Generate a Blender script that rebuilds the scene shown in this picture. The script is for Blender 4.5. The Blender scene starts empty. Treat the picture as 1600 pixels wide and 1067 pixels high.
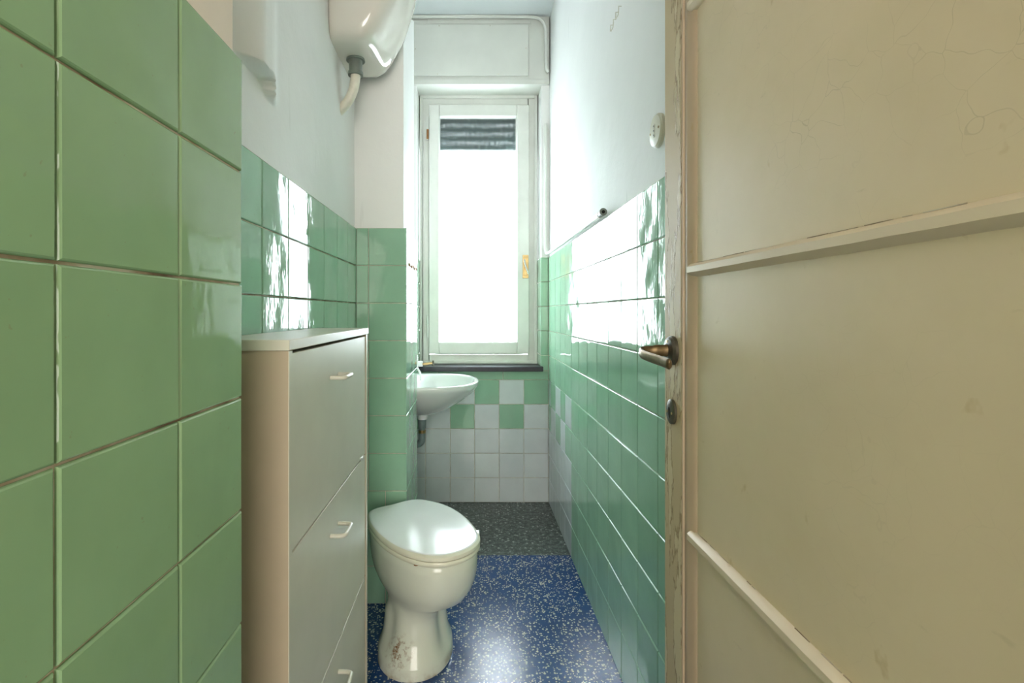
import bpy, bmesh, math, random
from mathutils import Vector, Matrix, noise
random.seed(7)
S = bpy.context.scene
COL = S.collection
PI = math.pi

# ------------------------------------------------------------------ camera
CAMZ = 1.163
cd = bpy.data.cameras.new('camera'); cam = bpy.data.objects.new('camera', cd); COL.objects.link(cam)
cam.location = (0, 0, CAMZ); cam.rotation_euler = (PI/2, 0, 0)
cd.sensor_width = 36; cd.sensor_fit = 'HORIZONTAL'; cd.lens = 770/1600*36
cd.shift_x = (800-735)/1600; cd.shift_y = (488-533.5)/1600; cd.clip_start = .02
S.camera = cam

# ------------------------------------------------------------------ light, exposure
S.view_settings.view_transform = 'Standard'; S.view_settings.look = 'None'
S.view_settings.gamma = 1; S.view_settings.use_curve_mapping = False
S.view_settings.exposure = 0.08
w = bpy.data.worlds.new('sky'); S.world = w; w.use_nodes = True
w.node_tree.nodes['Background'].inputs[0].default_value = (.82, .91, 1, 1)
w.node_tree.nodes['Background'].inputs[1].default_value = 2.0
def area(name, loc, rot, sx, sy, power, col):
    l = bpy.data.lights.new(name, 'AREA'); l.shape = 'RECTANGLE'; l.size = sx; l.size_y = sy
    l.energy = power; l.color = col
    o = bpy.data.objects.new(name, l); COL.objects.link(o); o.location = loc; o.rotation_euler = rot
    return o
area('daylight', (.05, 3.95, 1.75), (-PI/2, 0, 0), 2.6, 2.6, 390, (.88, .95, 1))
area('hall_fill', (.1, -2.35, 1.5), (PI/2, 0, 0), 1.6, 1.9, 86, (1, .95, .88))  # added warm fill from behind the camera, no window is built there

# ------------------------------------------------------------------ materials
def newmat(name):
    m = bpy.data.materials.new(name); m.use_nodes = True
    nt = m.node_tree; return m, nt, nt.nodes['Principled BSDF'], nt.nodes, nt.links
def coords(nt):
    return nt.nodes.new('ShaderNodeTexCoord').outputs['Object']
def nz(nt, scale, detail=3, vec=None, rough=.55, dist=0, stretch=None):
    n = nt.nodes.new('ShaderNodeTexNoise'); n.inputs['Scale'].default_value = scale
    n.inputs['Detail'].default_value = detail; n.inputs['Roughness'].default_value = rough; n.inputs['Distortion'].default_value = dist
    v = vec or coords(nt)
    if stretch:
        mp = nt.nodes.new('ShaderNodeMapping'); mp.inputs['Scale'].default_value = stretch
        nt.links.new(v, mp.inputs[0]); v = mp.outputs[0]
    nt.links.new(v, n.inputs['Vector']); return n.outputs['Fac']
def ramp(nt, fac, stops):
    r = nt.nodes.new('ShaderNodeValToRGB'); e = r.color_ramp.elements
    while len(e) < len(stops): e.new(.5)
    for i, (p, c) in enumerate(stops):
        e[i].position = p; e[i].color = (c if len(c) == 4 else (*c, 1)) if hasattr(c, '__len__') else (c, c, c, 1)
    nt.links.new(fac, r.inputs[0]); return r.outputs[0]
def mix(nt, fac, a, b, mode='MIX'):
    m = nt.nodes.new('ShaderNodeMix'); m.data_type = 'RGBA'; m.blend_type = mode
    for i, v in ((0, fac), (6, a), (7, b)):
        if hasattr(v, 'is_linked'): nt.links.new(v, m.inputs[i])
        elif i == 0: m.inputs[0].default_value = v
        else: m.inputs[i].default_value = (*v, 1)
    return m.outputs[2]
def math_(nt, op, a, b=0.):
    m = nt.nodes.new('ShaderNodeMath'); m.operation = op
    for i, v in ((0, a), (1, b)):
        if hasattr(v, 'is_linked'): nt.links.new(v, m.inputs[i])
        else: m.inputs[i].default_value = v
    return m.outputs[0]
def bump(nt, h, strength, dist, prev=None):
    b = nt.nodes.new('ShaderNodeBump'); b.inputs['Strength'].default_value = strength; b.inputs['Distance'].default_value = dist
    nt.links.new(h, b.inputs['Height'])
    if prev: nt.links.new(prev, b.inputs['Normal'])
    return b.outputs[0]
def simple(name, col, rough=.5, metal=0, var=.0, scale=30, bmp=0, coat=0):
    m, nt, p, N, L = newmat(name)
    p.inputs['Roughness'].default_value = rough; p.inputs['Metallic'].default_value = metal
    p.inputs['Coat Weight'].default_value = coat
    f = nz(nt, scale, 4)
    c = ramp(nt, f, [(.3, [max(0, x*(1-var)) for x in col]), (.7, [min(1, x*(1+var)) for x in col])])
    L.new(c, p.inputs['Base Color'])
    if bmp: L.new(bump(nt, f, .5, bmp), p.inputs['Normal'])
    return m

def tile_mat(name, c0, c1, rough=.04, speck=(.25, .2, .1)):
    m, nt, p, N, L = newmat(name)
    g = N.new('ShaderNodeNewGeometry')
    c = ramp(nt, g.outputs['Random Per Island'], [(0, c0), (1, c1)])
    f = nz(nt, 9, 3)
    c = mix(nt, .25, c, ramp(nt, f, [(.35, [x*.85 for x in c0]), (.65, c1)]))
    sp = ramp(nt, nz(nt, 130, 2), [(.735, 0), (.76, 1)])
    c = mix(nt, math_(nt, 'MULTIPLY', sp, .3), c, speck)
    L.new(c, p.inputs['Base Color'])
    p.inputs['Roughness'].default_value = rough; p.inputs['Specular IOR Level'].default_value = .32
    L.new(ramp(nt, nz(nt, 14, 4), [(.45, rough), (.75, rough+.03)]), p.inputs['Roughness'])
    b1 = bump(nt, nz(nt, 7, 1), .45, .008)
    L.new(bump(nt, nz(nt, 45, 2, stretch=(1, 1, .5)), .35, .0012, b1), p.inputs['Normal'])
    return m
M = {}
M['green'] = tile_mat('green_glaze', (.29, .50, .355), (.33, .56, .395))
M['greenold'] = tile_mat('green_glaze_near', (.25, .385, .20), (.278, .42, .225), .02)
M['white'] = tile_mat('white_glaze', (.62, .68, .70), (.70, .76, .77), .10)
M['grout'] = simple('grout', (.62, .60, .50), .85, var=.3, scale=25, bmp=.001)
m, nt, p, N, L = newmat('old_grout')
L.new(ramp(nt, nz(nt, 12, 4), [(.35, (.20, .13, .07)), (.5, (.42, .33, .22)), (.65, (.66, .60, .48))]), p.inputs['Base Color']); p.inputs['Roughness'].default_value = .8
M['oldgrout'] = m
def plaster_mat(name, col, amt=.25):
    m, nt, p, N, L = newmat(name)
    c = ramp(nt, nz(nt, 2.2, 4), [(.35, [x*.95 for x in col]), (.65, col)])
    sc = ramp(nt, nz(nt, 22, 5, stretch=(1, 1, .12)), [(.68, 0), (.74, 1)])
    c = mix(nt, math_(nt, 'MULTIPLY', sc, amt), c, (.45, .46, .42))
    L.new(c, p.inputs['Base Color']); p.inputs['Roughness'].default_value = .62
    b = bump(nt, nz(nt, 5, 4), .4, .012)
    L.new(bump(nt, nz(nt, 160, 3), .25, .0012, b), p.inputs['Normal']); return m
M['plaster'] = plaster_mat('white_plaster', (.88, .89, .86), .12)
M['plaster_r'] = plaster_mat('scuffed_plaster', (.88, .89, .87), .45)
M['plaster_near'] = plaster_mat('cream_plaster', (.74, .66, .55), .1)
M['woodwhite'] = simple('white_gloss_paint', (.75, .77, .72), .35, var=.05, scale=8, bmp=.0015)
M['boxpaint'] = simple('shutter_box_paint', (.72, .74, .68), .5, var=.04, scale=5, bmp=.002)

# terrazzo
def terrazzo(name, base0, base1, chip, scale, dens, rough, dirt=0):
    m, nt, p, N, L = newmat(name)
    v = N.new('ShaderNodeTexVoronoi'); v.inputs['Scale'].default_value = scale
    co = coords(nt)
    dn = N.new('ShaderNodeTexNoise'); dn.inputs['Scale'].default_value = scale*1.3; L.new(co, dn.inputs['Vector'])
    vm = N.new('ShaderNodeVectorMath'); vm.operation = 'MULTIPLY_ADD'; L.new(dn.outputs['Color'], vm.inputs[0])
    vm.inputs[1].default_value = (.9/scale,)*3; L.new(co, vm.inputs[2]); L.new(vm.outputs[0], v.inputs['Vector'])
    sep = N.new('ShaderNodeSeparateColor'); L.new(v.outputs['Color'], sep.inputs[0])
    rad = math_(nt, 'MULTIPLY', math_(nt, 'GREATER_THAN', sep.outputs[0], 1-dens), math_(nt, 'ADD', math_(nt, 'MULTIPLY', sep.outputs[1], .30), .22))
    mask = math_(nt, 'GREATER_THAN', rad, v.outputs['Distance'])
    b = ramp(nt, nz(nt, 3.5, 4), [(.35, base0), (.65, base1)])
    if dirt: b = mix(nt, ramp(nt, nz(nt, 48, 6, rough=.8), [(.46, 0), (.62, 1)]), b, dirt)
    L.new(mix(nt, mask, b, ramp(nt, sep.outputs[2], [(0, [x*.72 for x in chip]), (1, chip)])), p.inputs['Base Color'])
    L.new(ramp(nt, nz(nt, 6, 4), [(.35, rough), (.7, min(1, rough+.05))]), p.inputs['Roughness'])
    L.new(bump(nt, nz(nt, 18, 4), .35, .002), p.inputs['Normal'])
    return m
M['terrazzo'] = terrazzo('blue_terrazzo', (.014, .052, .17), (.018, .068, .22), (.62, .68, .62), 118, .58, .20)
M['terrazzo_old'] = terrazzo('grey_terrazzo', (.022, .032, .030), (.045, .060, .055), (.50, .54, .50), 75, .20, .34, (.20, .24, .22))

# door paint
def door_mat(name, col, crack, peel):
    m, nt, p, N, L = newmat(name)
    co = coords(nt)
    c = ramp(nt, nz(nt, 2.5, 5), [(.3, [x*.90 for x in col]), (.7, col)])
    st = ramp(nt, nz(nt, 26, 3, stretch=(1, 1, .8)), [(.70, 0), (.78, 1)])
    c = mix(nt, math_(nt, 'MULTIPLY', st, .45), c, (.42, .27, .08))
    if crack:
        dn = N.new('ShaderNodeTexNoise'); dn.inputs['Scale'].default_value = 9; dn.inputs['Detail'].default_value = 3; L.new(co, dn.inputs['Vector'])
        vm = N.new('ShaderNodeVectorMath'); vm.operation = 'MULTIPLY_ADD'; L.new(dn.outputs['Color'], vm.inputs[0])
        vm.inputs[1].default_value = (.09,)*3; L.new(co, vm.inputs[2])
        v = N.new('ShaderNodeTexVoronoi'); v.feature = 'DISTANCE_TO_EDGE'; v.inputs['Scale'].default_value = 21
        L.new(vm.outputs[0], v.inputs['Vector'])
        cr = math_(nt, 'LESS_THAN', v.outputs['Distance'], .006)
        patch = ramp(nt, nz(nt, 4.5, 3), [(.44, 0), (.62, 1)])
        cr = math_(nt, 'MULTIPLY', cr, patch)
        sz = N.new('ShaderNodeSeparateXYZ'); L.new(co, sz.inputs[0])
        cr = math_(nt, 'MULTIPLY', cr, ramp(nt, math_(nt, 'MULTIPLY', sz.outputs[2], .5), [(.60, .28), (.64, 1)]))
        scr = ramp(nt, nz(nt, 34, 4, stretch=(1, .35, 1)), [(.70, 0), (.76, 1)])
        grime = ramp(nt, nz(nt, 3.2, 5, rough=.7), [(.45, 0), (.75, 1)])
        c = mix(nt, math_(nt, 'MULTIPLY', scr, .30), c, (.36, .29, .14)); c = mix(nt, math_(nt, 'MULTIPLY', grime, .30), c, (.55, .44, .22))
        c = mix(nt, math_(nt, 'MULTIPLY', cr, crack), c, (.26, .19, .10))
    if peel:
        pf = nz(nt, 16, 6, stretch=(1, 1.6, .30), rough=.6)
        pm = ramp(nt, pf, [(.54, 0), (.555, 1)]); ed = ramp(nt, pf, [(.530, 0), (.542, 1), (.555, 1), (.57, 0)])
        c = mix(nt, pm, c, (.60, .50, .31)); c = mix(nt, math_(nt, 'MULTIPLY', ed, .75), c, (.22, .13, .05))
        b = bump(nt, pm, .9, .0016)
        L.new(b, p.inputs['Normal'])
        p.inputs['Roughness'].default_value = .5; p.inputs['Specular IOR Level'].default_value = .3
    else:
        L.new(bump(nt, nz(nt, 12, 3), .3, .002), p.inputs['Normal'])
    if not peel: p.inputs['Roughness'].default_value = .42
    L.new(c, p.inputs['Base Color']); return m
M['door_panel'] = door_mat('crazed_cream_paint', (.72, .585, .375), .26, 0)
M['door_stile'] = door_mat('peeling_cream_paint', (.54, .42, .245), 0, 1)
M['door_mould'] = door_mat('cream_moulding_paint', (.72, .59, .40), 0, 0)
M['door_bead'] = door_mat('pinkish_moulding_paint', (.50, .38, .25), 0, 0)

M['ceramic'] = simple('white_ceramic', (.80, .82, .80), .06, var=.02, scale=4, coat=.5)
m, nt, p, N, L = newmat('worn_white_ceramic')     # rust stain in the left hollow of the foot, limescale at the base
co = coords(nt)
vm = N.new('ShaderNodeVectorMath'); vm.operation = 'DISTANCE'; L.new(co, vm.inputs[0]); vm.inputs[1].default_value = (-.232, 1.59, .070)
near = ramp(nt, vm.outputs['Value'], [(.015, 1), (.062, 0)])
rs = math_(nt, 'MULTIPLY', near, ramp(nt, nz(nt, 55, 5, rough=.7), [(.48, 0), (.60, 1)]))
sx = N.new('ShaderNodeSeparateXYZ'); L.new(co, sx.inputs[0])
low = math_(nt, 'MULTIPLY', ramp(nt, sx.outputs[2], [(.0, 1), (.03, 0)]), ramp(nt, nz(nt, 24, 4), [(.42, 0), (.65, .8)]))
c = mix(nt, rs, (.68, .71, .60), (.22, .10, .03)); c = mix(nt, low, c, (.30, .20, .09))
L.new(c, p.inputs['Base Color']); p.inputs['Roughness'].default_value = .10; M['ceramic_old'] = m
M['seat_plastic'] = simple('white_seat_plastic', (.86, .87, .84), .18, var=.02, scale=12, bmp=.0003)
M['seat_edge'] = simple('yellowed_seat_plastic', (.76, .75, .60), .25, var=.05, scale=12)
M['cistern'] = simple('yellowed_cistern_plastic', (.74, .71, .63), .07, var=.03, scale=3, coat=.6)
M['greyplastic'] = simple('grey_plastic', (.17, .20, .17), .45, var=.15)
M['pipewhite'] = simple('ivory_pipe', (.76, .72, .60), .3, var=.08, scale=60)
M['traps'] = simple('grey_trap_plastic', (.17, .23, .23), .35, var=.2)
M['brass'] = simple('aged_brass', (.42, .30, .14), .32, 1, var=.25, scale=40)
M['lever'] = simple('worn_bronze_lever', (.20, .14, .07), .34, .8, var=.3, scale=40)
M['darkmetal'] = simple('dark_bronze', (.10, .09, .065), .42, .6, var=.25, scale=60)
M['black'] = simple('black_gap', (.01, .01, .01), .9)
M['chrome'] = simple('dull_chrome', (.55, .57, .56), .25, 1, var=.05)
M['rust'] = simple('rusty_brown', (.30, .14, .05), .7, .2, var=.4, scale=80)
M['melamine'] = simple('grey_beige_melamine', (.60, .58, .47), .38, var=.03, scale=10, bmp=.0004)
M['melamine_side'] = simple('beige_melamine_side', (.43, .35, .245), .5, var=.03, scale=8)
M['handleplastic'] = simple('cream_handle_plastic', (.58, .57, .46), .3, var=.03)
M['slate'] = simple('black_slate', (.010, .013, .022), .45, var=.4, scale=40)
M['shutter'] = simple('green_grey_slats', (.02, .05, .048), .8, var=.2)
M['bakelite'] = simple('ivory_bakelite', (.70, .68, .55), .3, var=.05)
M['ceil'] = simple('ceiling_plaster', (.80, .85, .87), .8, var=.02, scale=3, bmp=.004)
M['hall'] = simple('hall_plaster', (.72, .68, .60), .8, var=.03)
M['mirrorwhite'] = simple('white_hose_plastic', (.85, .86, .85), .3, var=.03)
# reeded/frosted glass pane: partly clear so the daylight and the shutter come through, rough so both blur
m, nt, p, N, L = newmat('frosted_glass')
out = N['Material Output']
tr = N.new('ShaderNodeBsdfTransparent'); tr.inputs[0].default_value = (.95, .98, .98, 1)
rf = N.new('ShaderNodeBsdfRefraction'); rf.inputs['Roughness'].default_value = .15; rf.inputs['IOR'].default_value = 1.2
gl = N.new('ShaderNodeBsdfGlossy'); gl.inputs['Roughness'].default_value = .25
bn = bump(nt, nz(nt, 210, 2), 1.0, .004); L.new(bn, rf.inputs['Normal']); L.new(bn, gl.inputs['Normal'])
m1 = N.new('ShaderNodeMixShader'); m1.inputs[0].default_value = .55; L.new(tr.outputs[0], m1.inputs[1]); L.new(rf.outputs[0], m1.inputs[2])
m2 = N.new('ShaderNodeMixShader'); m2.inputs[0].default_value = .05; L.new(m1.outputs[0], m2.inputs[1]); L.new(gl.outputs[0], m2.inputs[2])
L.new(m2.outputs[0], out.inputs[0]); M['glass'] = m

# ------------------------------------------------------------------ mesh building
class MB:
    def __init__(s): s.v = []; s.f = []; s.m = []; s.mats = []
    def mi(s, mat):
        if mat not in s.mats: s.mats.append(mat)
        return s.mats.index(mat)
    def face(s, pts, mat):
        n = len(s.v); s.v += [tuple(q) for q in pts]; s.f.append(list(range(n, n+len(pts)))); s.m.append(s.mi(mat))
    def quad_mesh(s, rings, mat, closed=True, cap0=False, cap1=False, mats=None):
        n = len(s.v); k = len(rings[0])
        for r in rings: s.v += [tuple(q) for q in r]
        for i in range(len(rings)-1):
            for j in range(k if closed else k-1):
                a = n+i*k+j; b = n+i*k+(j+1) % k
                s.f.append([a, b, b+k, a+k]); s.m.append(s.mi(mats[i] if mats else mat))
        if cap0: s.f.append([n+j for j in range(k)][::-1]); s.m.append(s.mi(mat))
        if cap1: s.f.append([n+(len(rings)-1)*k+j for j in range(k)]); s.m.append(s.mi(mat))
    def box(s, x0, x1, y0, y1, z0, z1, mat):
        c = [(x0,y0,z0),(x1,y0,z0),(x1,y1,z0),(x0,y1,z0),(x0,y0,z1),(x1,y0,z1),(x1,y1,z1),(x0,y1,z1)]
        n = len(s.v); s.v += c
        for f in ((0,3,2,1),(4,5,6,7),(0,1,5,4),(1,2,6,5),(2,3,7,6),(3,0,4,7)):
            s.f.append([n+i for i in f]); s.m.append(s.mi(mat))
    def cyl(s, a, b, r, mat, r2=None, n=20):
        a = Vector(a); b = Vector(b); d = (b-a).normalized()
        u = d.orthogonal().normalized(); w_ = d.cross(u); r2 = r if r2 is None else r2
        R = lambda c, rr: [c+u*math.cos(t)*rr+w_*math.sin(t)*rr for t in [2*PI*i/n for i in range(n)]]
        s.quad_mesh([R(a, r), R(b, r2)], mat, True, True, True)
    def tube(s, pts, rad, mat, n=14, flat=1.0, up=None):
        pts = [Vector(q) for q in pts]; rings = []
        rads = rad if hasattr(rad, '__len__') else [rad]*len(pts)
        u = None
        for i, q in enumerate(pts):
            d = (pts[min(i+1, len(pts)-1)]-pts[max(i-1, 0)]).normalized()
            if up is not None: u = (Vector(up)-d*d.dot(Vector(up))).normalized()
            elif u is None: u = d.orthogonal().normalized()
            else: u = (u-d*d.dot(u)).normalized()
            w_ = d.cross(u)
            rings.append([q+u*math.cos(t)*rads[i]+w_*math.sin(t)*rads[i]*flat for t in [2*PI*k/n for k in range(n)]])
        s.quad_mesh(rings, mat, True, True, True)
    def build(s, name, parent=None, smooth=35, bevel=0, fixn=True, seg=2):
        me = bpy.data.meshes.new(name); me.from_pydata(s.v, [], s.f); me.update()
        for mt in s.mats: me.materials.append(M[mt])
        for i, pl in enumerate(me.polygons): pl.material_index = s.m[i]
        if fixn:
            bm = bmesh.new(); bm.from_mesh(me); bmesh.ops.remove_doubles(bm, verts=bm.verts, dist=1e-6)
            bmesh.ops.recalc_face_normals(bm, faces=bm.faces); bm.to_mesh(me); bm.free()
        if smooth:
            for pl in me.polygons: pl.use_smooth = True
            me.set_sharp_from_angle(angle=math.radians(smooth))
            if name in ('wall_left', 'wall_right'):          # glazed tiles are flat, only the plaster is soft
                for pl in me.polygons: pl.use_smooth = 'plaster' in s.mats[pl.material_index]
        o = bpy.data.objects.new(name, me); COL.objects.link(o)
        if parent: o.parent = parent; o.matrix_parent_inverse = Matrix.Translation(-Vector(parent_world(parent)))
        if bevel:
            b = o.modifiers.new('bevel', 'BEVEL'); b.width = bevel; b.segments = seg; b.limit_method = 'ANGLE'; b.angle_limit = math.radians(40)
        return o
def parent_world(o):
    v = Vector(o.location)
    while o.parent: 
        v = v+o.matrix_parent_inverse.translation; o = o.parent; v = v+o.location
    return v
def thing(name, loc, label=None, cat=None, kind=None, group=None):
    o = bpy.data.objects.new(name, None); COL.objects.link(o); o.location = loc; o.empty_display_size = .05
    return tag(o, label, cat, kind, group)
def tag(o, label=None, cat=None, kind=None, group=None):
    if label: o['label'] = label
    if cat: o['category'] = cat
    if kind: o['kind'] = kind
    if group: o['group'] = group
    return o
def spline(pts, n=12, closed=False):
    P = [Vector(q) for q in pts]; out = []; k = len(P)
    for i in range(k if closed else k-1):
        g = lambda j: P[j % k] if closed else P[max(0, min(k-1, j))]
        a, b, c, d = g(i-1), g(i), g(i+1), g(i+2)
        for t in [j/n for j in range(n)]:
            out.append(.5*((2*b)+(c-a)*t+(2*a-5*b+4*c-d)*t*t+(3*b-a-3*c+d)*t**3))
    if not closed: out.append(P[-1])
    return out
def sstep(a, b, x):
    t = max(0, min(1, (x-a)/(b-a))); return t*t*(3-2*t)

# tiled surface: P(u,v,d) gives the point at tile coordinates u,v raised by d
def tiles(mb, P, us, vs, matf, grout='grout', gap=.0028, th=.0045):
    us = sorted(us); vs = sorted(vs)
    mb.face([P(us[0], vs[0], -th), P(us[-1], vs[0], -th), P(us[-1], vs[-1], -th), P(us[0], vs[-1], -th)], grout)
    for i in range(len(us)-1):
        for j in range(len(vs)-1):
            u0, u1, v0, v1 = us[i]+gap/2, us[i+1]-gap/2, vs[j]+gap/2, vs[j+1]-gap/2
            mat = matf((us[i]+us[i+1])/2, (vs[j]+vs[j+1])/2)
            ta, tb, tc = [random.uniform(-.00035, .00035) for _ in range(3)]
            def R(ins, d):
                return [P(a, b, d+(ta*sa+tb*sb)+tc) for a, b, sa, sb in
                        ((u0+ins, v0+ins, -1, -1), (u1-ins, v0+ins, 1, -1), (u1-ins, v1-ins, 1, 1), (u0+ins, v1-ins, -1, 1))]
            mb.quad_mesh([R(0, -th), R(0, -.0022), R(.0008, -.0009), R(.0022, 0)], mat, True, False, True)
fr = lambda a, b, s: [round(a+s*i, 5) for i in range(int(round((b-a)/s))+1)]
ROWS = fr(0, 1.5, .15)

# ------------------------------------------------------------------ setting
RX, LX, BY = .478, -.456, 3.016
CEIL = 2.97
HALL = -.35
AL = 2.36          # where the column ends and the wash alcove begins

fl = MB(); fl.face([(-.9, -2.6, 0), (1.2, -2.6, 0), (1.2, AL, 0), (-.9, AL, 0)], 'terrazzo')
fl.face([(-.6, AL, 0), (.6, AL, 0), (.6, 3.1, 0), (-.6, 3.1, 0)], 'terrazzo_old')
tag(fl.build('floor', smooth=0), kind='structure')
ce = MB(); ce.box(-.6, .6, HALL, 3.3, CEIL, CEIL+.1, 'ceil'); tag(ce.build('ceiling', smooth=0), kind='structure')

# right wall
rw = MB()
rY = [HALL, -.158, -.003, .152, .307, .462, .617, .772, .93, 1.095, 1.257, 1.411, 1.562, 1.710, 1.862, 2.017, 2.175, 2.335, 2.489, 2.618, 2.772, 2.933, BY]
def rmat(y, z):
    if y > 2.335:
        if z < .45: return 'white'
        k = sum(1 for e in rY if 2.335 < e < y)
        if z < .6: return 'green' if k % 2 == 0 else 'white'
        if z < .75: return 'white' if k % 2 == 0 else 'green'
    return 'green'
tiles(rw, lambda u, v, d: (RX-d, u, v), rY, ROWS, rmat)
rw.face([(RX+.003, HALL, 1.499), (RX+.007, HALL, 1.503), (RX+.007, BY+.2, 1.503), (RX+.003, BY+.2, 1.499)], 'grout')
ny, nzz = 60, 34
for i in range(ny):
    for j in range(nzz):
        def q(a, b):
            y = HALL+(3.25-HALL)*a/ny; z = 1.495+(CEIL+.02-1.495)*b/nzz
            return (RX+.007+.004*noise.noise(Vector((y*2.2, z*2.2, 3))), y, z)
        rw.face([q(i, j), q(i+1, j), q(i+1, j+1), q(i, j+1)], 'plaster_r')
rw.box(RX+.02, RX+.12, HALL, 3.3, 0, CEIL, 'plaster')
tag(rw.build('wall_right', smooth=30), kind='structure')

# left wall of the room, beyond the near corner
lw = MB()
lY = [.655, .78, .93, 1.08, 1.234, 1.385, 1.537, 1.688, 1.834, 1.975]
tiles(lw, lambda u, v, d: (LX+d, u, v), lY, ROWS, lambda y, z: 'green', grout='oldgrout')
tiles(lw, lambda u, v, d: (LX+d, u, v), [AL, 2.5, 2.65, 2.8, 2.95, BY], ROWS, lambda y, z: 'green')
ny = 190; zl = [1.495, 1.54, 1.58, 1.61]+[1.63+.0025*i for i in range(45)]+[1.76+(CEIL+.02-1.76)*i/30 for i in range(31)]; nzz = len(zl)-1
for i in range(ny):
    for j in range(nzz):
        def q(a, b):
            y = .64+(3.2-.64)*a/ny; z = zl[b]
            e = 1.668+.02*noise.noise(Vector((y*6, 1, 1)))-.025*sstep(1.08, 1.13, y)
            d = .038*sstep(.955, 1.02, y)*(1-sstep(1.06, 1.20, y))*sstep(e, e+.013, z)
            return (LX-.008+d+.004*noise.noise(Vector((y*2.2, z*2.2, 9))), y, z)
        lw.face([q(i, j), q(i+1, j), q(i+1, j+1), q(i, j+1)], 'plaster')
lw.face([(LX-.003, .64, 1.5), (LX-.012, .64, 1.503), (LX-.012, BY, 1.503), (LX-.003, BY, 1.5)], 'grout')
lw.box(LX-.12, LX-.02, .64, 3.3, 0, CEIL, 'plaster')
tag(lw.build('wall_left', smooth=40), kind='structure')

# near wall that narrows the entry
NX, NY = -.304, .6575
nw = MB()
nY = [HALL, -.2475, -.095, .058, .2105, .363, .5156, NY]
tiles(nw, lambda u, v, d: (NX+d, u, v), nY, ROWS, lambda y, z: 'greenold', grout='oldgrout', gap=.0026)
nw.box(NX-.010-.25, NX-.0036, HALL, NY-.004, 0, 1.4995, 'oldgrout')
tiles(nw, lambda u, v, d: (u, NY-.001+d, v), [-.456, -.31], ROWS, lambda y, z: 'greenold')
nw.box(NX-.010-.25, NX-.009, HALL, NY-.009, 1.4995, CEIL, 'plaster_near')
nw.v = [v for v in nw.v]
tag(nw.build('wall_near', smooth=0), kind='structure')

# column between the toilet and the basin
CY, CX = 1.965, -.255
co_ = MB()
low = [z for z in ROWS if z <= .45]; hi = [z for z in ROWS if z >= .45]
tiles(co_, lambda u, v, d: (u, CY-d, v), [LX, -.407, CX], hi, lambda a, b: 'green')
tiles(co_, lambda u, v, d: (u, CY-d, v), [LX, -.339, CX], low, lambda a, b: 'green')
tiles(co_, lambda u, v, d: (CX+d, u, v), [CY, 2.115, 2.265, AL], ROWS, lambda a, b: 'green')
co_.box(LX, CX-.004, CY+.004, AL-.002, 0, 1.4995, 'grout')
for y_, z_ in ((2.06, 1.362), (2.13, 1.360), (2.19, 1.365), (2.25, 1.362), (2.31, 1.366)):
    co_.box(CX, CX+.004, y_-.014, y_+.014, z_-.007, z_+.006, 'rust')      # rusty remains along the joint
px = CX-.013                                    # plaster shaft above, its top slopes up to the ceiling
P8 = [(LX-.02, CY+.01, 1.4995), (px, CY+.01, 1.4995), (px, AL-.02, 1.4995), (LX-.02, AL-.02, 1.4995)]
Q8 = [(LX-.02, CY+.01, 2.36), (px, CY+.01, 2.36), (px, AL-.02, 2.545), (LX-.02, AL-.02, 2.545)]
co_.quad_mesh([P8, Q8], 'plaster', True, True, True)
o = tag(co_.build('wall_column', smooth=0), kind='structure')

# back wall with window opening
OX0, OX1, OZ0, OZ1, FY = -.325, .430, .805, 2.555, 3.185
bw = MB()
bX = [LX, -.425, -.275, -.124, .0255, .176, .3275, RX]
def bmat(x, z):
    if z < .45: return 'white'
    if z > .75: return 'green'
    k = sum(1 for e in bX if e < x)       # 7 = the tile at the right wall
    if z > .6: return 'green' if k % 2 == 1 else 'white'
    return 'white' if k % 2 == 1 else 'green'
Pb = lambda u, v, d: (u, BY-d, v)
tiles(bw, Pb, bX, [z for z in ROWS if z <= .75], bmat)
tiles(bw, Pb, [LX, -.2, .2, RX], [.75, OZ0], bmat)
up = [OZ0]+[z for z in ROWS if z > .85]
tiles(bw, Pb, [LX, OX0], up, bmat); tiles(bw, Pb, [OX1, RX], up, bmat)
tiles(bw, lambda u, v, d: (OX1-d, u, v), [BY, FY], up, lambda a, b: 'green')
tiles(bw, lambda u, v, d: (OX0+d, u, v), [BY, FY], up, lambda a, b: 'green')
pb = BY+.008
bw.box(LX-.05, OX0-.006, pb, FY+.12, 1.4995, OZ1, 'plaster'); bw.box(OX1+.006, RX+.05, pb, FY+.12, 1.4995, OZ1, 'plaster')
bw.box(LX-.05, OX0-.006, BY+.004, FY+.12, 0, 1.4995, 'grout'); bw.box(OX1+.006, RX+.05, BY+.004, FY+.12, 0, 1.4995, 'grout')
bw.box(OX0-.01, OX1+.01, BY+.004, FY+.12, 0, OZ0, 'grout')
bw.box(LX-.05, RX+.05, FY+.03, FY+.12, OZ1, CEIL+.05, 'plaster')
tag(bw.build('wall_back', smooth=0), kind='structure')
# shutter box above the window
sb = MB(); sb.box(LX, RX+.004, BY-.006, FY+.03, OZ1, CEIL, 'boxpaint')
sb.box(LX, RX+.004, BY-.010, BY-.006, OZ1, OZ1+.03, 'boxpaint')
sb.box(-.26, .37, BY-.0085, BY-.006, 2.925, 2.957, 'boxpaint')
tag(sb.build('trim_1', bevel=.002), kind='structure')

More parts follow.
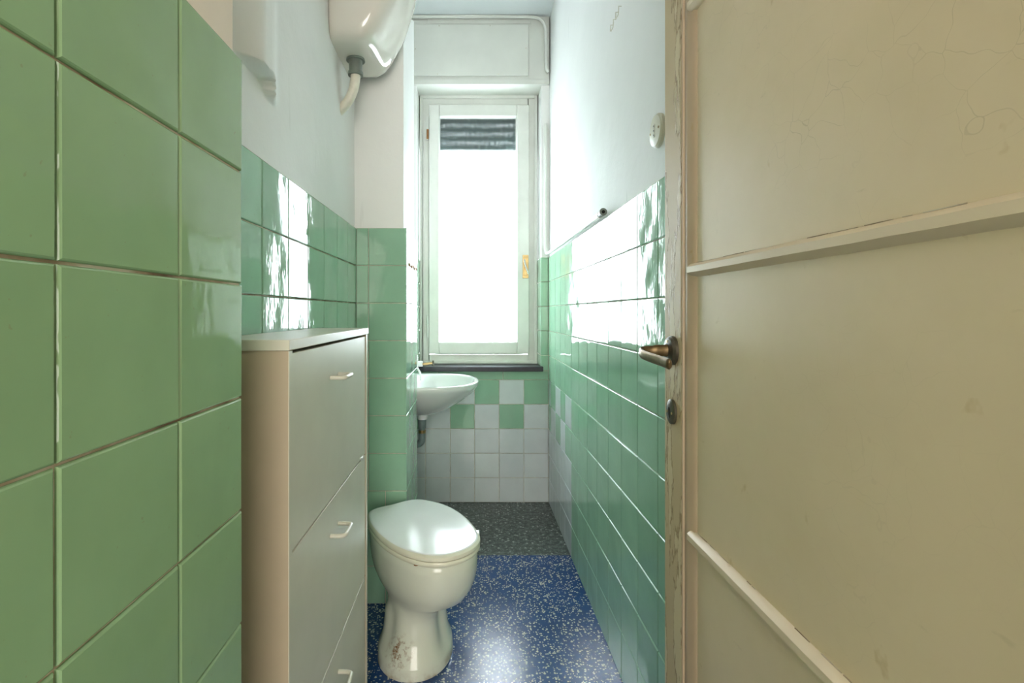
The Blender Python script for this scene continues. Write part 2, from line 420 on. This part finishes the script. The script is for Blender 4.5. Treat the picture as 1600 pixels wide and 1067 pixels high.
# hall behind the camera
hw = MB()
hw.box(-1.1, -.56, HALL-.1, HALL, 0, 2.7, 'hall'); hw.box(.6, 1.3, HALL-.1, HALL, 0, 2.7, 'hall'); hw.box(-1.1, 1.3, HALL-.1, HALL, 2.3, 3.1, 'hall')
hw.box(-1.1, -1.0, -2.6, HALL, 0, 2.7, 'hall'); hw.box(1.2, 1.3, -2.6, HALL, 0, 2.7, 'hall')
hw.box(-1.1, 1.3, -2.6, -2.5, 0, 2.7, 'hall'); hw.box(-1.1, 1.3, -2.6, HALL-.1, 2.6, 2.7, 'hall')
tag(hw.build('wall_hall', smooth=0), kind='structure')

# ------------------------------------------------------------------ window
win = thing('window_1', (.05, FY, OZ0+.03), kind='structure')
def frame_mb(mb, x0, x1, z0, z1, wd, y0, y1, mat, wb=None):
    wb = wb or wd
    mb.box(x0, x0+wd, y0, y1, z0, z1, mat); mb.box(x1-wd, x1, y0, y1, z0, z1, mat)
    mb.box(x0+wd, x1-wd, y0, y1, z1-wd, z1, mat); mb.box(x0+wd, x1-wd, y0, y1, z0, z0+wb, mat)
k = 3.18/770
X = lambda p_, y=3.18: (p_-735)*y/770
Z = lambda p_, y=3.18: CAMZ-(p_-488)*y/770
f = MB(); frame_mb(f, OX0, OX1, OZ0+.028, OZ1, .058, FY-.012, FY+.045, 'woodwhite')
frame_mb(f, OX0, OX1, OZ0+.028, OZ1, .018, FY-.024, FY-.010, 'woodwhite')
f.build('window_frame', win, bevel=.003)
sa = MB(); sx0, sx1, sz0, sz1 = -.266, .376, .898, 2.490
gx0, gx1, gz0, gz1 = -.200, .298, .972, 2.420
y0, y1 = FY-.035, FY+.02
sa.box(sx0, gx0, y0, y1, sz0, sz1, 'woodwhite'); sa.box(gx1, sx1, y0, y1, sz0, sz1, 'woodwhite')
sa.box(gx0, gx1, y0, y1, sz0, gz0, 'woodwhite'); sa.box(gx0, gx1, y0, y1, gz1, sz1, 'woodwhite')
sash = sa.build('sash', win, bevel=.005, seg=3)
g = MB(); g.box(gx0-.004, gx1+.004, FY-.006, FY-.002, gz0-.004, gz1+.004, 'glass'); g.build('glass_pane', sash, smooth=0)
for zc, mt in ((2.335, 'rust'), (1.07, 'woodwhite')):
    h = MB(); h.cyl((sx0-.007, y0-.004, zc-.07), (sx0-.007, y0-.004, zc+.075), .0065, 'woodwhite')
    h.cyl((sx0-.007, y0-.0045, zc-.068), (sx0-.007, y0-.0045, zc-.005), .0069, mt); h.build('hinge', sash)
hp = MB(); hp.box(.333, .371, y0-.006, y0, 1.380, 1.530, 'brass')
hp.box(.340, .364, y0-.009, y0-.005, 1.395, 1.515, 'brass')
hd = hp.build('window_handle', sash, bevel=.002)
lv = MB(); lv.tube(spline([(.345, y0-.012, 1.50), (.349, y0-.02, 1.465), (.360, y0-.028, 1.43), (.367, y0-.028, 1.405)], 6), [.005]*18+[.003], 'chrome'); lv.build('lever', hd)
tag(hd, 'aged brass plate with small steel lever')
# slate sill
sl = MB(); sl.box(OX0-.005, .440, BY-.045, FY-.012, OZ0+.001, OZ0+.029, 'slate')
tag(sl.build('window_sill', bevel=.002), 'black slate sill slab under the frosted window', 'window sill')
# roller shutter outside
rs_ = MB()
zb = 2.235
for i in range(9):
    z0 = zb+i*.058
    prof = [(3.300, z0), (3.288, z0+.012), (3.285, z0+.027), (3.288, z0+.042), (3.298, z0+.0535), (3.306, z0+.0535), (3.298, z0+.027), (3.306, z0)]
    rs_.quad_mesh([[(-.34, a, b) for a, b in prof], [(.45, a, b) for a, b in prof]], 'shutter', True, True, True)
    if i < 8:
        for j in range(25): 
            xx = -.33+j*.032; rs_.box(xx, xx+.022, 3.300, 3.304, z0+.050, z0+.0585, 'shutter')
tag(rs_.build('roller_shutter', smooth=50), 'dark green-grey slatted roller shutter, partly lowered outside the window', 'shutter')
# access panel of shutter box
ap = MB(); ap.box(-.375, .352, BY-.019, BY-.0085, 2.602, 2.913, 'boxpaint')
apo = tag(ap.build('access_panel', bevel=.0015), 'off-white rectangular cover panel screwed above the window', 'access panel')
apo.location = (0, 0, 0)
for xx, zz in ((-.19, 2.905), (.12, 2.907), (-.335, 2.765), (.338, 2.77), (-.20, 2.612), (.17, 2.612)):
    s_ = MB(); s_.cyl((xx, BY-.0205, zz), (xx, BY-.018, zz), .0035, 'grout', n=10); s_.build('screw', apo)
# surface conduits
c1 = MB(); yy = BY-.022
c1.tube(spline([(-.44, yy, CEIL-.012), (-.1, yy, CEIL-.010), (.2, yy, CEIL-.011), (.37, yy, CEIL-.013), (.43, yy, CEIL-.03), (.456, yy, CEIL-.08), (.460, yy, 2.80), (.460, yy, 2.68), (.463, yy, 2.64), (.474, yy, 2.62)], 8), .010, 'woodwhite')
tag(c1.build('ceiling_conduit', smooth=60), 'white painted pipe running under the ceiling over the shutter box', 'pipe')
c2 = MB()
pts = [(.470, BY+.006, 2.28), (.458, BY-.008, 2.31), (.456, BY-.014, 2.25), (.457, BY-.015, 1.9), (.456, BY-.015, 1.60), (.458, BY-.03, 1.535), (.462, BY-.08, 1.516), (.466, 2.6, 1.514), (.468, 2.2, 1.514), (.468, 1.80, 1.515)]
c2.tube(spline(pts, 10), .0095, 'woodwhite')
c2.cyl((.468, 1.86, 1.515), (.468, 1.78, 1.515), .0118, 'pipewhite'); 
cob = c2.build('wall_conduit', smooth=60)
tag(cob, 'white painted pipe along the top of the right tiling', 'pipe')
c3 = MB(); c3.cyl((.468, 1.785, 1.515), (.468, 1.735, 1.517), .0095, 'greyplastic', .0135); c3.cyl((.468, 1.7345, 1.517), (.468, 1.733, 1.517), .006, 'black')
tag(c3.build('pipe_end', cob), 'dark grey open pipe end')

# ------------------------------------------------------------------ door, opened against the right wall
DX, DY0, DY1, DZ0, DZ1 = .420, .22, 1.067, .012, 2.15
dr = thing('door_1', (DX+.02, DY0, 0), kind='structure')
s1 = MB(); s1.box(DX, DX+.040, .98, DY1, DZ0, DZ1, 'door_stile')
# ragged outer arris
s1.build('stile', dr, bevel=.004, seg=3)
s1 = MB(); s1.box(DX, DX+.040, DY0, .31, DZ0, DZ1, 'door_stile'); s1.build('stile', dr, bevel=.004)
def rail(z0, z1):
    a = MB(); a.box(DX+.0005, DX+.038, .31, .98, z0, z1, 'door_stile'); a.build('rail', dr, bevel=.003)
rail(DZ0, .16); rail(2.06, DZ1)
a = MB(); a.box(DX+.012, DX+.034, .31, .98, .16, 2.06, 'door_panel'); a.build('panel', dr, smooth=0)
def vmould(ya, yb, sgn):
    # stepped, rounded profile from stile face (ya) down to the panel (yb)
    pr = [(ya, DX), (ya-.004*sgn, DX+.0005), (ya-.006*sgn, DX+.004), (ya-.014*sgn, DX+.0025), (ya-.022*sgn, DX+.003), (ya-.030*sgn, DX+.007), (ya-.037*sgn, DX+.0075), (yb, DX+.0125), (yb, DX+.02), (ya, DX+.02)]
    b = MB(); b.quad_mesh([[(x, y, .16) for y, x in pr], [(x, y, 2.06) for y, x in pr]], 'door_bead', True, True, True)
    b.build('moulding', dr, smooth=50)
vmould(.98, .937, 1); vmould(.31, .353, -1)
def hmould(z0, z1):
    pr = [(DX+.0125, z0-.003), (DX+.004, z0+.002), (DX-.002, z0+.006), (DX-.002, z1-.006), (DX+.004, z1-.001), (DX+.0125, z1+.002)]
    n_ = 40; rings = []
    for i in range(n_+1):
        y = .345+(.952-.345)*i/n_; j = .0006*noise.noise(Vector((y*25, z0, 0)))
        rings.append([(x, y, z+j) for x, z in pr])
    b = MB(); b.quad_mesh(rings, 'door_mould', True, True, True)
    y = .36
    while y < .94:                       # old gap opened along the top edge of the strip
        l_ = random.uniform(.008, .05)
        if random.random() < .75: b.box(DX+.0105, DX+.0118, y, min(.945, y+l_), z1+.0015, z1+.0015+random.uniform(.0003, .0012), 'oldgrout')
        y += l_+random.uniform(.001, .012)
    b.build('glazing_strip', dr, smooth=25)
for z0 in (.213, .719, 1.233, 1.742): hmould(z0, z0+.023)
# lever handle
hy, hz = 1.020, 1.084
ro = MB()
def oval(cx_, cy_, cz_, ry, rz, n=36): return [(cx_, cy_+ry*math.cos(t), cz_+rz*math.sin(t)) for t in [2*PI*i/n for i in range(n)]]
ro.quad_mesh([oval(DX, hy, hz, .028, .030), oval(DX-.006, hy, hz, .028, .030), oval(DX-.011, hy, hz, .024, .026), oval(DX-.013, hy, hz, .013, .015)], 'darkmetal', True, True, True)
rose = ro.build('handle_rose', dr, smooth=35)
for s in (-1, 1):
    q_ = MB(); q_.cyl((DX-.013, hy+.002, hz+s*.0185), (DX-.0105, hy+.002, hz+s*.0185), .0032, 'brass', n=10); q_.build('screw', rose)
le = MB()
le.tube(spline([(DX-.010, hy, hz), (DX-.03, hy, hz), (DX-.055, hy, hz-.001), (DX-.068, hy-.006, hz-.003), (DX-.072, hy-.025, hz-.006), (DX-.069, hy-.06, hz-.009), (DX-.064, hy-.10, hz-.012), (DX-.061, hy-.135, hz-.015)], 6),
        [.013]*3+[.012]*6+[.0105]*10+[.0095]*6+[.0095+.0005*i/17 for i in range(17)]+[.006], 'lever', flat=.52, up=(0, 0, 1))
tag(le.build('lever_handle', dr, smooth=60), 'worn brass lever handle')
ky, kz = 1.022, .957
es = MB(); es.quad_mesh([oval(DX, ky, kz, .021, .0255), oval(DX-.005, ky, kz, .021, .0255), oval(DX-.0075, ky, kz, .017, .0215)], 'darkmetal', True, True, True)
esc = es.build('escutcheon', dr, smooth=35)
kh = MB(); kh.cyl((DX-.0077, ky+.001, kz+.006), (DX-.0083, ky+.001, kz+.006), .0042, 'black', n=14); kh.box(DX-.0083, DX-.0077, ky-.0014, ky+.0034, kz-.0125, kz+.006, 'black'); kh.build('keyhole', esc)
for s in (-1, 1):
    q_ = MB(); q_.cyl((DX-.0072, ky+s*.012, kz-.001), (DX-.0088, ky+s*.012, kz-.001), .0028, 'brass', n=10); q_.build('screw', esc)

# ------------------------------------------------------------------ shoe cabinet
CF, CB, CY0, CY1, CT = -.300, -.450, .812, 1.430, 1.118
cab = thing('shoe_cabinet', ((CF+CB)/2, (CY0+CY1)/2, 0), 'tall slim grey-beige tip-out shoe cabinet against the left tiles', 'cabinet')
b = MB()
b.box(CB, CF, CY0, CY0+.016, .002, CT-.018, 'melamine_side'); b.box(CB, CF, CY1-.016, CY1, .002, CT-.018, 'melamine_side')
b.box(CB, CB+.006, CY0+.016, CY1-.016, .03, CT-.018, 'melamine_side'); b.box(CB+.006, CF-.02, CY0+.016, CY1-.016, .06, .075, 'melamine_side')
b.box(CB+.006, CF-.004, CY0+.016, CY1-.016, .002, .062, 'melamine')
b.build('body', cab, bevel=.0008)
b = MB(); b.box(CB, CF+.004, CY0-.006, CY1+.004, CT-.018, CT, 'melamine'); b.build('top', cab, bevel=.0015)
b = MB()
for y_ in (CY0, CY1-.016):
    b = MB(); b.box(CF-.001, CF+.0012, y_+.0005, y_+.0155, .002, CT-.019, 'melamine'); b.build('edge_strip', cab)
hpts = [1.022, .681, .342]
for i, (z0, z1) in enumerate(((.759, 1.094), (.412, .755), (.066, .408))):
    b = MB(); b.box(CF-.018, CF-.0015, CY0+.0185, CY1-.0185, z0, z1, 'melamine')
    if i == 0: pass
    d = b.build('door', cab, bevel=.001)
    hz_ = hpts[i]; ya, yb = 1.062, 1.126
    b = MB(); path = [(CF-.002, ya, hz_)]
    path += spline([(CF+.018, ya, hz_), (CF+.027, ya+.004, hz_), (CF+.030, ya+.013, hz_), (CF+.030, yb-.013, hz_), (CF+.027, yb-.004, hz_), (CF+.018, yb, hz_)], 5)
    path += [(CF-.002, yb, hz_)]
    b.tube(path, .0048, 'handleplastic', up=(0, 0, 1)); b.build('handle', d, smooth=60)
    if i == 0:
        b = MB(); b.tube([(CF-.0012, 1.345, .765), (CF-.0008, 1.36, .758), (CF-.0012, 1.375, .762)], [.002, .0045, .002], 'woodwhite', n=8); tag(b.build('chip', d), 'white chip in the door edge')

# ------------------------------------------------------------------ toilet
tcx, tcy = -.185, 1.700
LID = [(-.3725,1.839), (-.305,1.893), (-.2148,1.9463), (-.111,1.902), (-.035,1.812), (.0133,1.7015), (.032,1.618), (.0145,1.555), (-.029,1.508), (-.0865,1.483), (-.146,1.490), (-.2085,1.525), (-.2695,1.585), (-.328,1.672), (-.364,1.755)]
LIDC = spline([(x, y, 0) for x, y in LID], 6, True)
# keep hinge edge straight
def ring(s, z, cx_=tcx, cy_=tcy, base=None, t=0):
    out = []
    for q_ in LIDC:
        x, y = q_.x, q_.y
        px_, py_ = tcx+(x-tcx)*s, tcy+(y-tcy)*s
        if base:
            bx, by, bw_, bd, pw = base; a = math.atan2(y-tcy, x-tcx)
            c_, s_ = math.cos(a), math.sin(a)
            ex = bx+bw_*math.copysign(abs(c_)**pw, c_); ey = by+bd*math.copysign(abs(s_)**pw, s_)
            px_, py_ = px_*(1-t)+ex*t, py_*(1-t)+ey*t
        out.append((px_, py_, z))
    return out
wc = thing('toilet', (tcx, tcy, 0), 'white floor-standing toilet with closed lid beside the shoe cabinet', 'toilet')
B = (-.186, 1.715, .103, .125, 1.0)
B2 = (-.190, 1.715, .127, .165, .95)
b = MB()
b.quad_mesh([ring(.80, .388), ring(.93, .391), ring(.955, .386), ring(.96, .36), ring(.955, .33), ring(.93, .30), ring(.885, .27), ring(.80, .238), ring(.70, .212, base=B, t=.25), ring(.62, .190, base=B, t=.6),
  ring(.5, .170, base=B, t=.92), ring(.5, .15, base=(-.190,1.715,.105,.120,1.0), t=1), ring(.5, .12, base=(-.190,1.715,.107,.125,1.0), t=1), ring(.5, .085, base=(-.190,1.715,.111,.135,.98), t=1),
  ring(.5, .055, base=(-.190,1.715,.117,.150,.96), t=1), ring(.5, .040, base=(-.190,1.715,.124,.160,.95), t=1), ring(.5, .030, base=B2, t=1), ring(.5, .0, base=(-.190,1.715,.129,.168,.95), t=1)],
  'ceramic_old', True, True, True)
bowl = b.build('bowl', wc, smooth=60)
# side hollows of the foot
for v in bowl.data.vertices:
    x, y, z = v.co
    if .03 < z < .2:
        h_ = sstep(.03, .07, z)*(1-sstep(.15, .2, z)); a = math.atan2(y-1.715, x+.187)
        for ac in (-2.35, -.55):
            dd = math.exp(-((a-ac)/.30)**2)*.014*h_
            v.co.x -= math.cos(a)*dd; v.co.y -= math.sin(a)*dd
b = MB()
b.quad_mesh([ring(.99, .394), ring(1.0, .397), ring(1.0, .404), ring(.99, .408), ring(.70, .408), ring(.69, .404), ring(.69, .397), ring(.70, .394), ring(.99, .394)], 'seat_edge')
b.build('seat', wc, smooth=50)
b = MB()
b.quad_mesh([ring(.97, .4085), ring(1.0, .411), ring(1.006, .416), ring(1.0, .4225), ring(.965, .428), ring(.93, .4295), ring(.915, .4295), ring(.7, .432), ring(.4, .434), ring(.05, .435)], 'seat_plastic', True, True, True,
            mats=['seat_edge']*3+['seat_edge']+['seat_plastic']*5)
lid = b.build('lid', wc, smooth=40)
b = MB(); b.box(.008, .030, 1.640, 1.668, .407, .4275, 'seat_plastic')
b.build('lid_tab', lid, bevel=.003)
b = MB(); b.cyl((-.166, 1.512, .3885), (-.166, 1.512, .3945), .008, 'rust', n=12); tag(b.build('buffer', wc), 'small brown rubber buffer')
for hx, hy_ in ((-.335, 1.868), (-.245, 1.925)):
    b = MB(); b.cyl((hx-.015, hy_-.009, .412), (hx+.015, hy_+.009, .412), .009, 'seat_plastic'); b.build('hinge', wc)

# ------------------------------------------------------------------ wash basin
def bring(cx_, axf, axb, cy_, ay, z, n=72, pf=2.25, pb_=5):
    out = []
    for i in range(n):
        t = 2*PI*i/n; c_, s_ = math.cos(t), math.sin(t); p_ = pf if c_ > 0 else pb_; a_ = axf if c_ > 0 else axb
        out.append((cx_+a_*math.copysign(abs(c_)**(2/p_), c_), cy_+ay*math.copysign(abs(s_)**(2/p_), s_), z))
    return out
bs = thing('wash_basin', (-.2, 2.665, .80), 'white ceramic wall-hung wash basin below the window sill', 'basin')
b = MB(); cy_ = 2.672
R_ = [bring(-.20, .238, .248, cy_, .283, .799), bring(-.20, .243, .252, cy_, .287, .796), bring(-.20, .245, .254, cy_, .289, .790), bring(-.20, .243, .254, cy_, .287, .776),
      bring(-.20, .236, .254, cy_, .278, .764), bring(-.205, .215, .249, cy_, .255, .735), bring(-.215, .180, .239, cy_, .220, .700), bring(-.228, .140, .20, cy_, .175, .665), bring(-.242, .10, .15, cy_, .125, .638), bring(-.255, .058, .08, cy_, .07, .617, pb_=2.5), bring(-.26, .030, .03, cy_, .03, .611, pb_=2)]
I_ = [bring(-.20, .238, .248, cy_, .283, .799), bring(-.195, .218, .170, cy_, .262, .797, pb_=3), bring(-.19, .208, .150, cy_, .250, .787, pb_=2.6), bring(-.19, .195, .135, cy_, .235, .755, pb_=2.4), bring(-.20, .170, .115, cy_, .20, .705, pb_=2.2),
      bring(-.215, .125, .095, cy_, .145, .667, pb_=2), bring(-.24, .07, .06, cy_, .08, .648, pb_=2), bring(-.255, .02, .02, cy_, .02, .644, pb_=2)]
b.quad_mesh(R_, 'ceramic', True, False, True); b.quad_mesh(I_, 'ceramic', True, False, True)
bowl_ = b.build('bowl', bs, smooth=50)
b = MB(); b.cyl((-.258, cy_, .6445), (-.258, cy_, .648), .022, 'chrome'); b.build('drain', bs)
# trap
tp = thing('basin_trap', (-.26, cy_, .60), 'grey plastic waste trap under the wash basin', 'pipe')
b = MB(); b.cyl((-.26, cy_, .612), (-.26, cy_, .585), .030, 'mirrorwhite', .026); tag(b.build('collar', tp), 'white collar')
b = MB(); b.cyl((-.262, cy_, .586), (-.262, cy_, .535), .0235, 'traps', .021); b.cyl((-.262, cy_, .536), (-.262, cy_, .520), .016, 'traps'); b.build('tailpiece', tp)
b = MB(); b.cyl((-.262, cy_, .526), (-.262, cy_, .510), .020, 'brass'); tag(b.build('nut', tp), 'brownish coupling nut')
b = MB(); b.tube(spline([(-.262, cy_, .515), (-.262, cy_, .48), (-.266, cy_, .462), (-.285, cy_, .448), (-.315, cy_, .446), (-.40, cy_, .447), (-.462, cy_, .448)], 6), .0185, 'traps'); b.build('elbow', tp, smooth=60)
# tap: white body at the wall side with brass spout
ft = thing('tap', (-.33, 2.70, .797), 'small brass tap with white hose at the back of the basin', 'tap')
b = MB(); b.cyl((-.335, 2.70, .796), (-.335, 2.70, .805), .024, 'chrome'); b.cyl((-.335, 2.70, .805), (-.335, 2.70, .895), .015, 'chrome', .013)
b.cyl((-.285, 2.70, .880), (-.335, 2.70, .880), .013, 'chrome'); b.cyl((-.262, 2.70, .8815), (-.288, 2.70, .8815), .0155, 'mirrorwhite'); b.build('tap_body', ft)
b = MB(); b.tube(spline([(-.264, 2.70, .879), (-.24, 2.70, .881), (-.218, 2.70, .884), (-.205, 2.70, .885)], 5), .0068, 'brass'); tag(b.build('spout', ft, smooth=60), 'brass spout')
b = MB(); b.cyl((-.208, 2.70, .884), (-.200, 2.70, .8845), .0155, 'darkmetal'); b.build('aerator', ft)
b = MB(); b.cyl((-.335, 2.70, .895), (-.335, 2.70, .908), .019, 'mirrorwhite', .021); b.build('tap_knob', ft, bevel=.003)
b = MB(); pts = [(-.292, 2.64, .935), (-.288, 2.64, .915), (-.292, 2.64, .89), (-.288, 2.642, .868), (-.274, 2.645, .845), (-.268, 2.65, .82), (-.270, 2.655, .7975)]
sp = spline(pts, 10); b.tube(sp, [.006+(.0028 if (i % 4 < 2 and i < 34) else 0) for i in range(len(sp))], 'mirrorwhite', n=10)
tag(b.build('ribbed_hose', ft, smooth=60), 'white ribbed hose')

# ------------------------------------------------------------------ high-level cistern
def cring(z, y0, y1, x1, r=.35, n=64):
    x0 = LX-.012; out = []
    cx_, cyy, ax, ay = (x0+x1)/2, (y0+y1)/2, (x1-x0)/2, (y1-y0)/2
    for i in range(n):
        t = 2*PI*i/n; c_, s_ = math.cos(t), math.sin(t); p_ = 4.0 if c_ > 0 else 12
        out.append((cx_+ax*math.copysign(abs(c_)**(2/p_), c_), cyy+ay*math.copysign(abs(s_)**(2/p_), s_), z))
    return out
ci = thing('cistern', (-.34, 1.75, 2.06), 'glossy off-white high-level toilet cistern on the left wall', 'cistern')
b = MB()
b.quad_mesh([cring(2.062, 1.70, 1.85, -.40), cring(2.064, 1.65, 1.885, -.365), cring(2.070, 1.625, 1.905, -.335), cring(2.085, 1.610, 1.92, -.315), cring(2.115, 1.602, 1.928, -.292),
             cring(2.20, 1.597, 1.936, -.245), cring(2.32, 1.592, 1.940, -.205), cring(2.42, 1.59, 1.94, -.195), cring(2.44, 1.59, 1.94, -.195)], 'cistern', True, True, True)
b.build('tank', ci, smooth=60)
b = MB(); b.quad_mesh([cring(2.44, 1.582, 1.947, -.186), cring(2.468, 1.582, 1.947, -.186), cring(2.480, 1.60, 1.93, -.21)], 'cistern', True, True, True); b.build('tank_lid', ci, smooth=40)
ox, oy = -.408, 1.752
b = MB(); b.cyl((ox, oy, 2.066), (ox, oy, 2.056), .031, 'greyplastic', .033); b.cyl((ox, oy, 2.056), (ox, oy, 2.016), .024, 'greyplastic', .023); b.cyl((ox, oy, 2.016), (ox, oy, 2.004), .0265, 'greyplastic'); tag(b.build('outlet', ci), 'dark grey outlet coupling')
b = MB(); b.tube(spline([(ox, oy, 2.01), (ox-.002, oy, 1.985), (ox-.009, oy+.003, 1.955), (ox-.023, oy+.006, 1.925), (ox-.045, oy+.012, 1.900), (ox-.075, oy+.02, 1.878)], 8), .0172, 'pipewhite', n=20)
tag(b.build('flush_pipe', ci, smooth=60), 'ivory flush pipe bending into the wall')

# ------------------------------------------------------------------ small things on the right wall
so = thing('wall_socket', (RX+.006, 1.262, 1.628), 'ivory oval socket plate on the right wall above the tiles', 'socket')
b = MB(); WX = RX+.008
b.quad_mesh([oval(WX, 1.262, 1.628, .041, .043), oval(WX-.009, 1.262, 1.628, .041, .043), oval(WX-.014, 1.262, 1.628, .037, .039), oval(WX-.0155, 1.262, 1.628, .02, .02)], 'bakelite', True, True, True); b.build('plate', so, smooth=30)
b = MB()
for i in (-1, 0, 1): b.cyl((WX-.0150, 1.262, 1.628+i*.0115), (WX-.0168, 1.262, 1.628+i*.0115), .0055, 'bakelite', n=14); b.cyl((WX-.0166, 1.262, 1.628+i*.0115), (WX-.0170, 1.262, 1.628+i*.0115), .0024, 'black', n=12)
b.build('socket_holes', so)
for s in (-1, 1):
    b = MB(); b.cyl((WX-.0125, 1.262+s*.027, 1.628), (WX-.0162, 1.262+s*.027, 1.628), .003, 'brass', n=10); b.build('screw', so)
for i, (yy, zz, lab) in enumerate(((1.597, 2.133, 'small wire hook high on the right wall, the upper of two'), (1.655, 2.125, 'small wire hook high on the right wall, the lower of two'))):
    b = MB(); x_ = RX+.004
    b.tube([(x_+.006, yy+.016, zz+.012), (x_-.006, yy+.016, zz+.012), (x_-.007, yy+.016, zz-.006), (x_-.007, yy+.011, zz-.013), (x_-.007, yy-.011, zz-.013), (x_-.007, yy-.016, zz-.006), (x_-.006, yy-.016, zz+.012), (x_+.006, yy-.016, zz+.012)], .0014, 'grout', n=8)
    tag(b.build('wire_hook', smooth=60), lab, 'hook', group='wire hooks on the right wall')
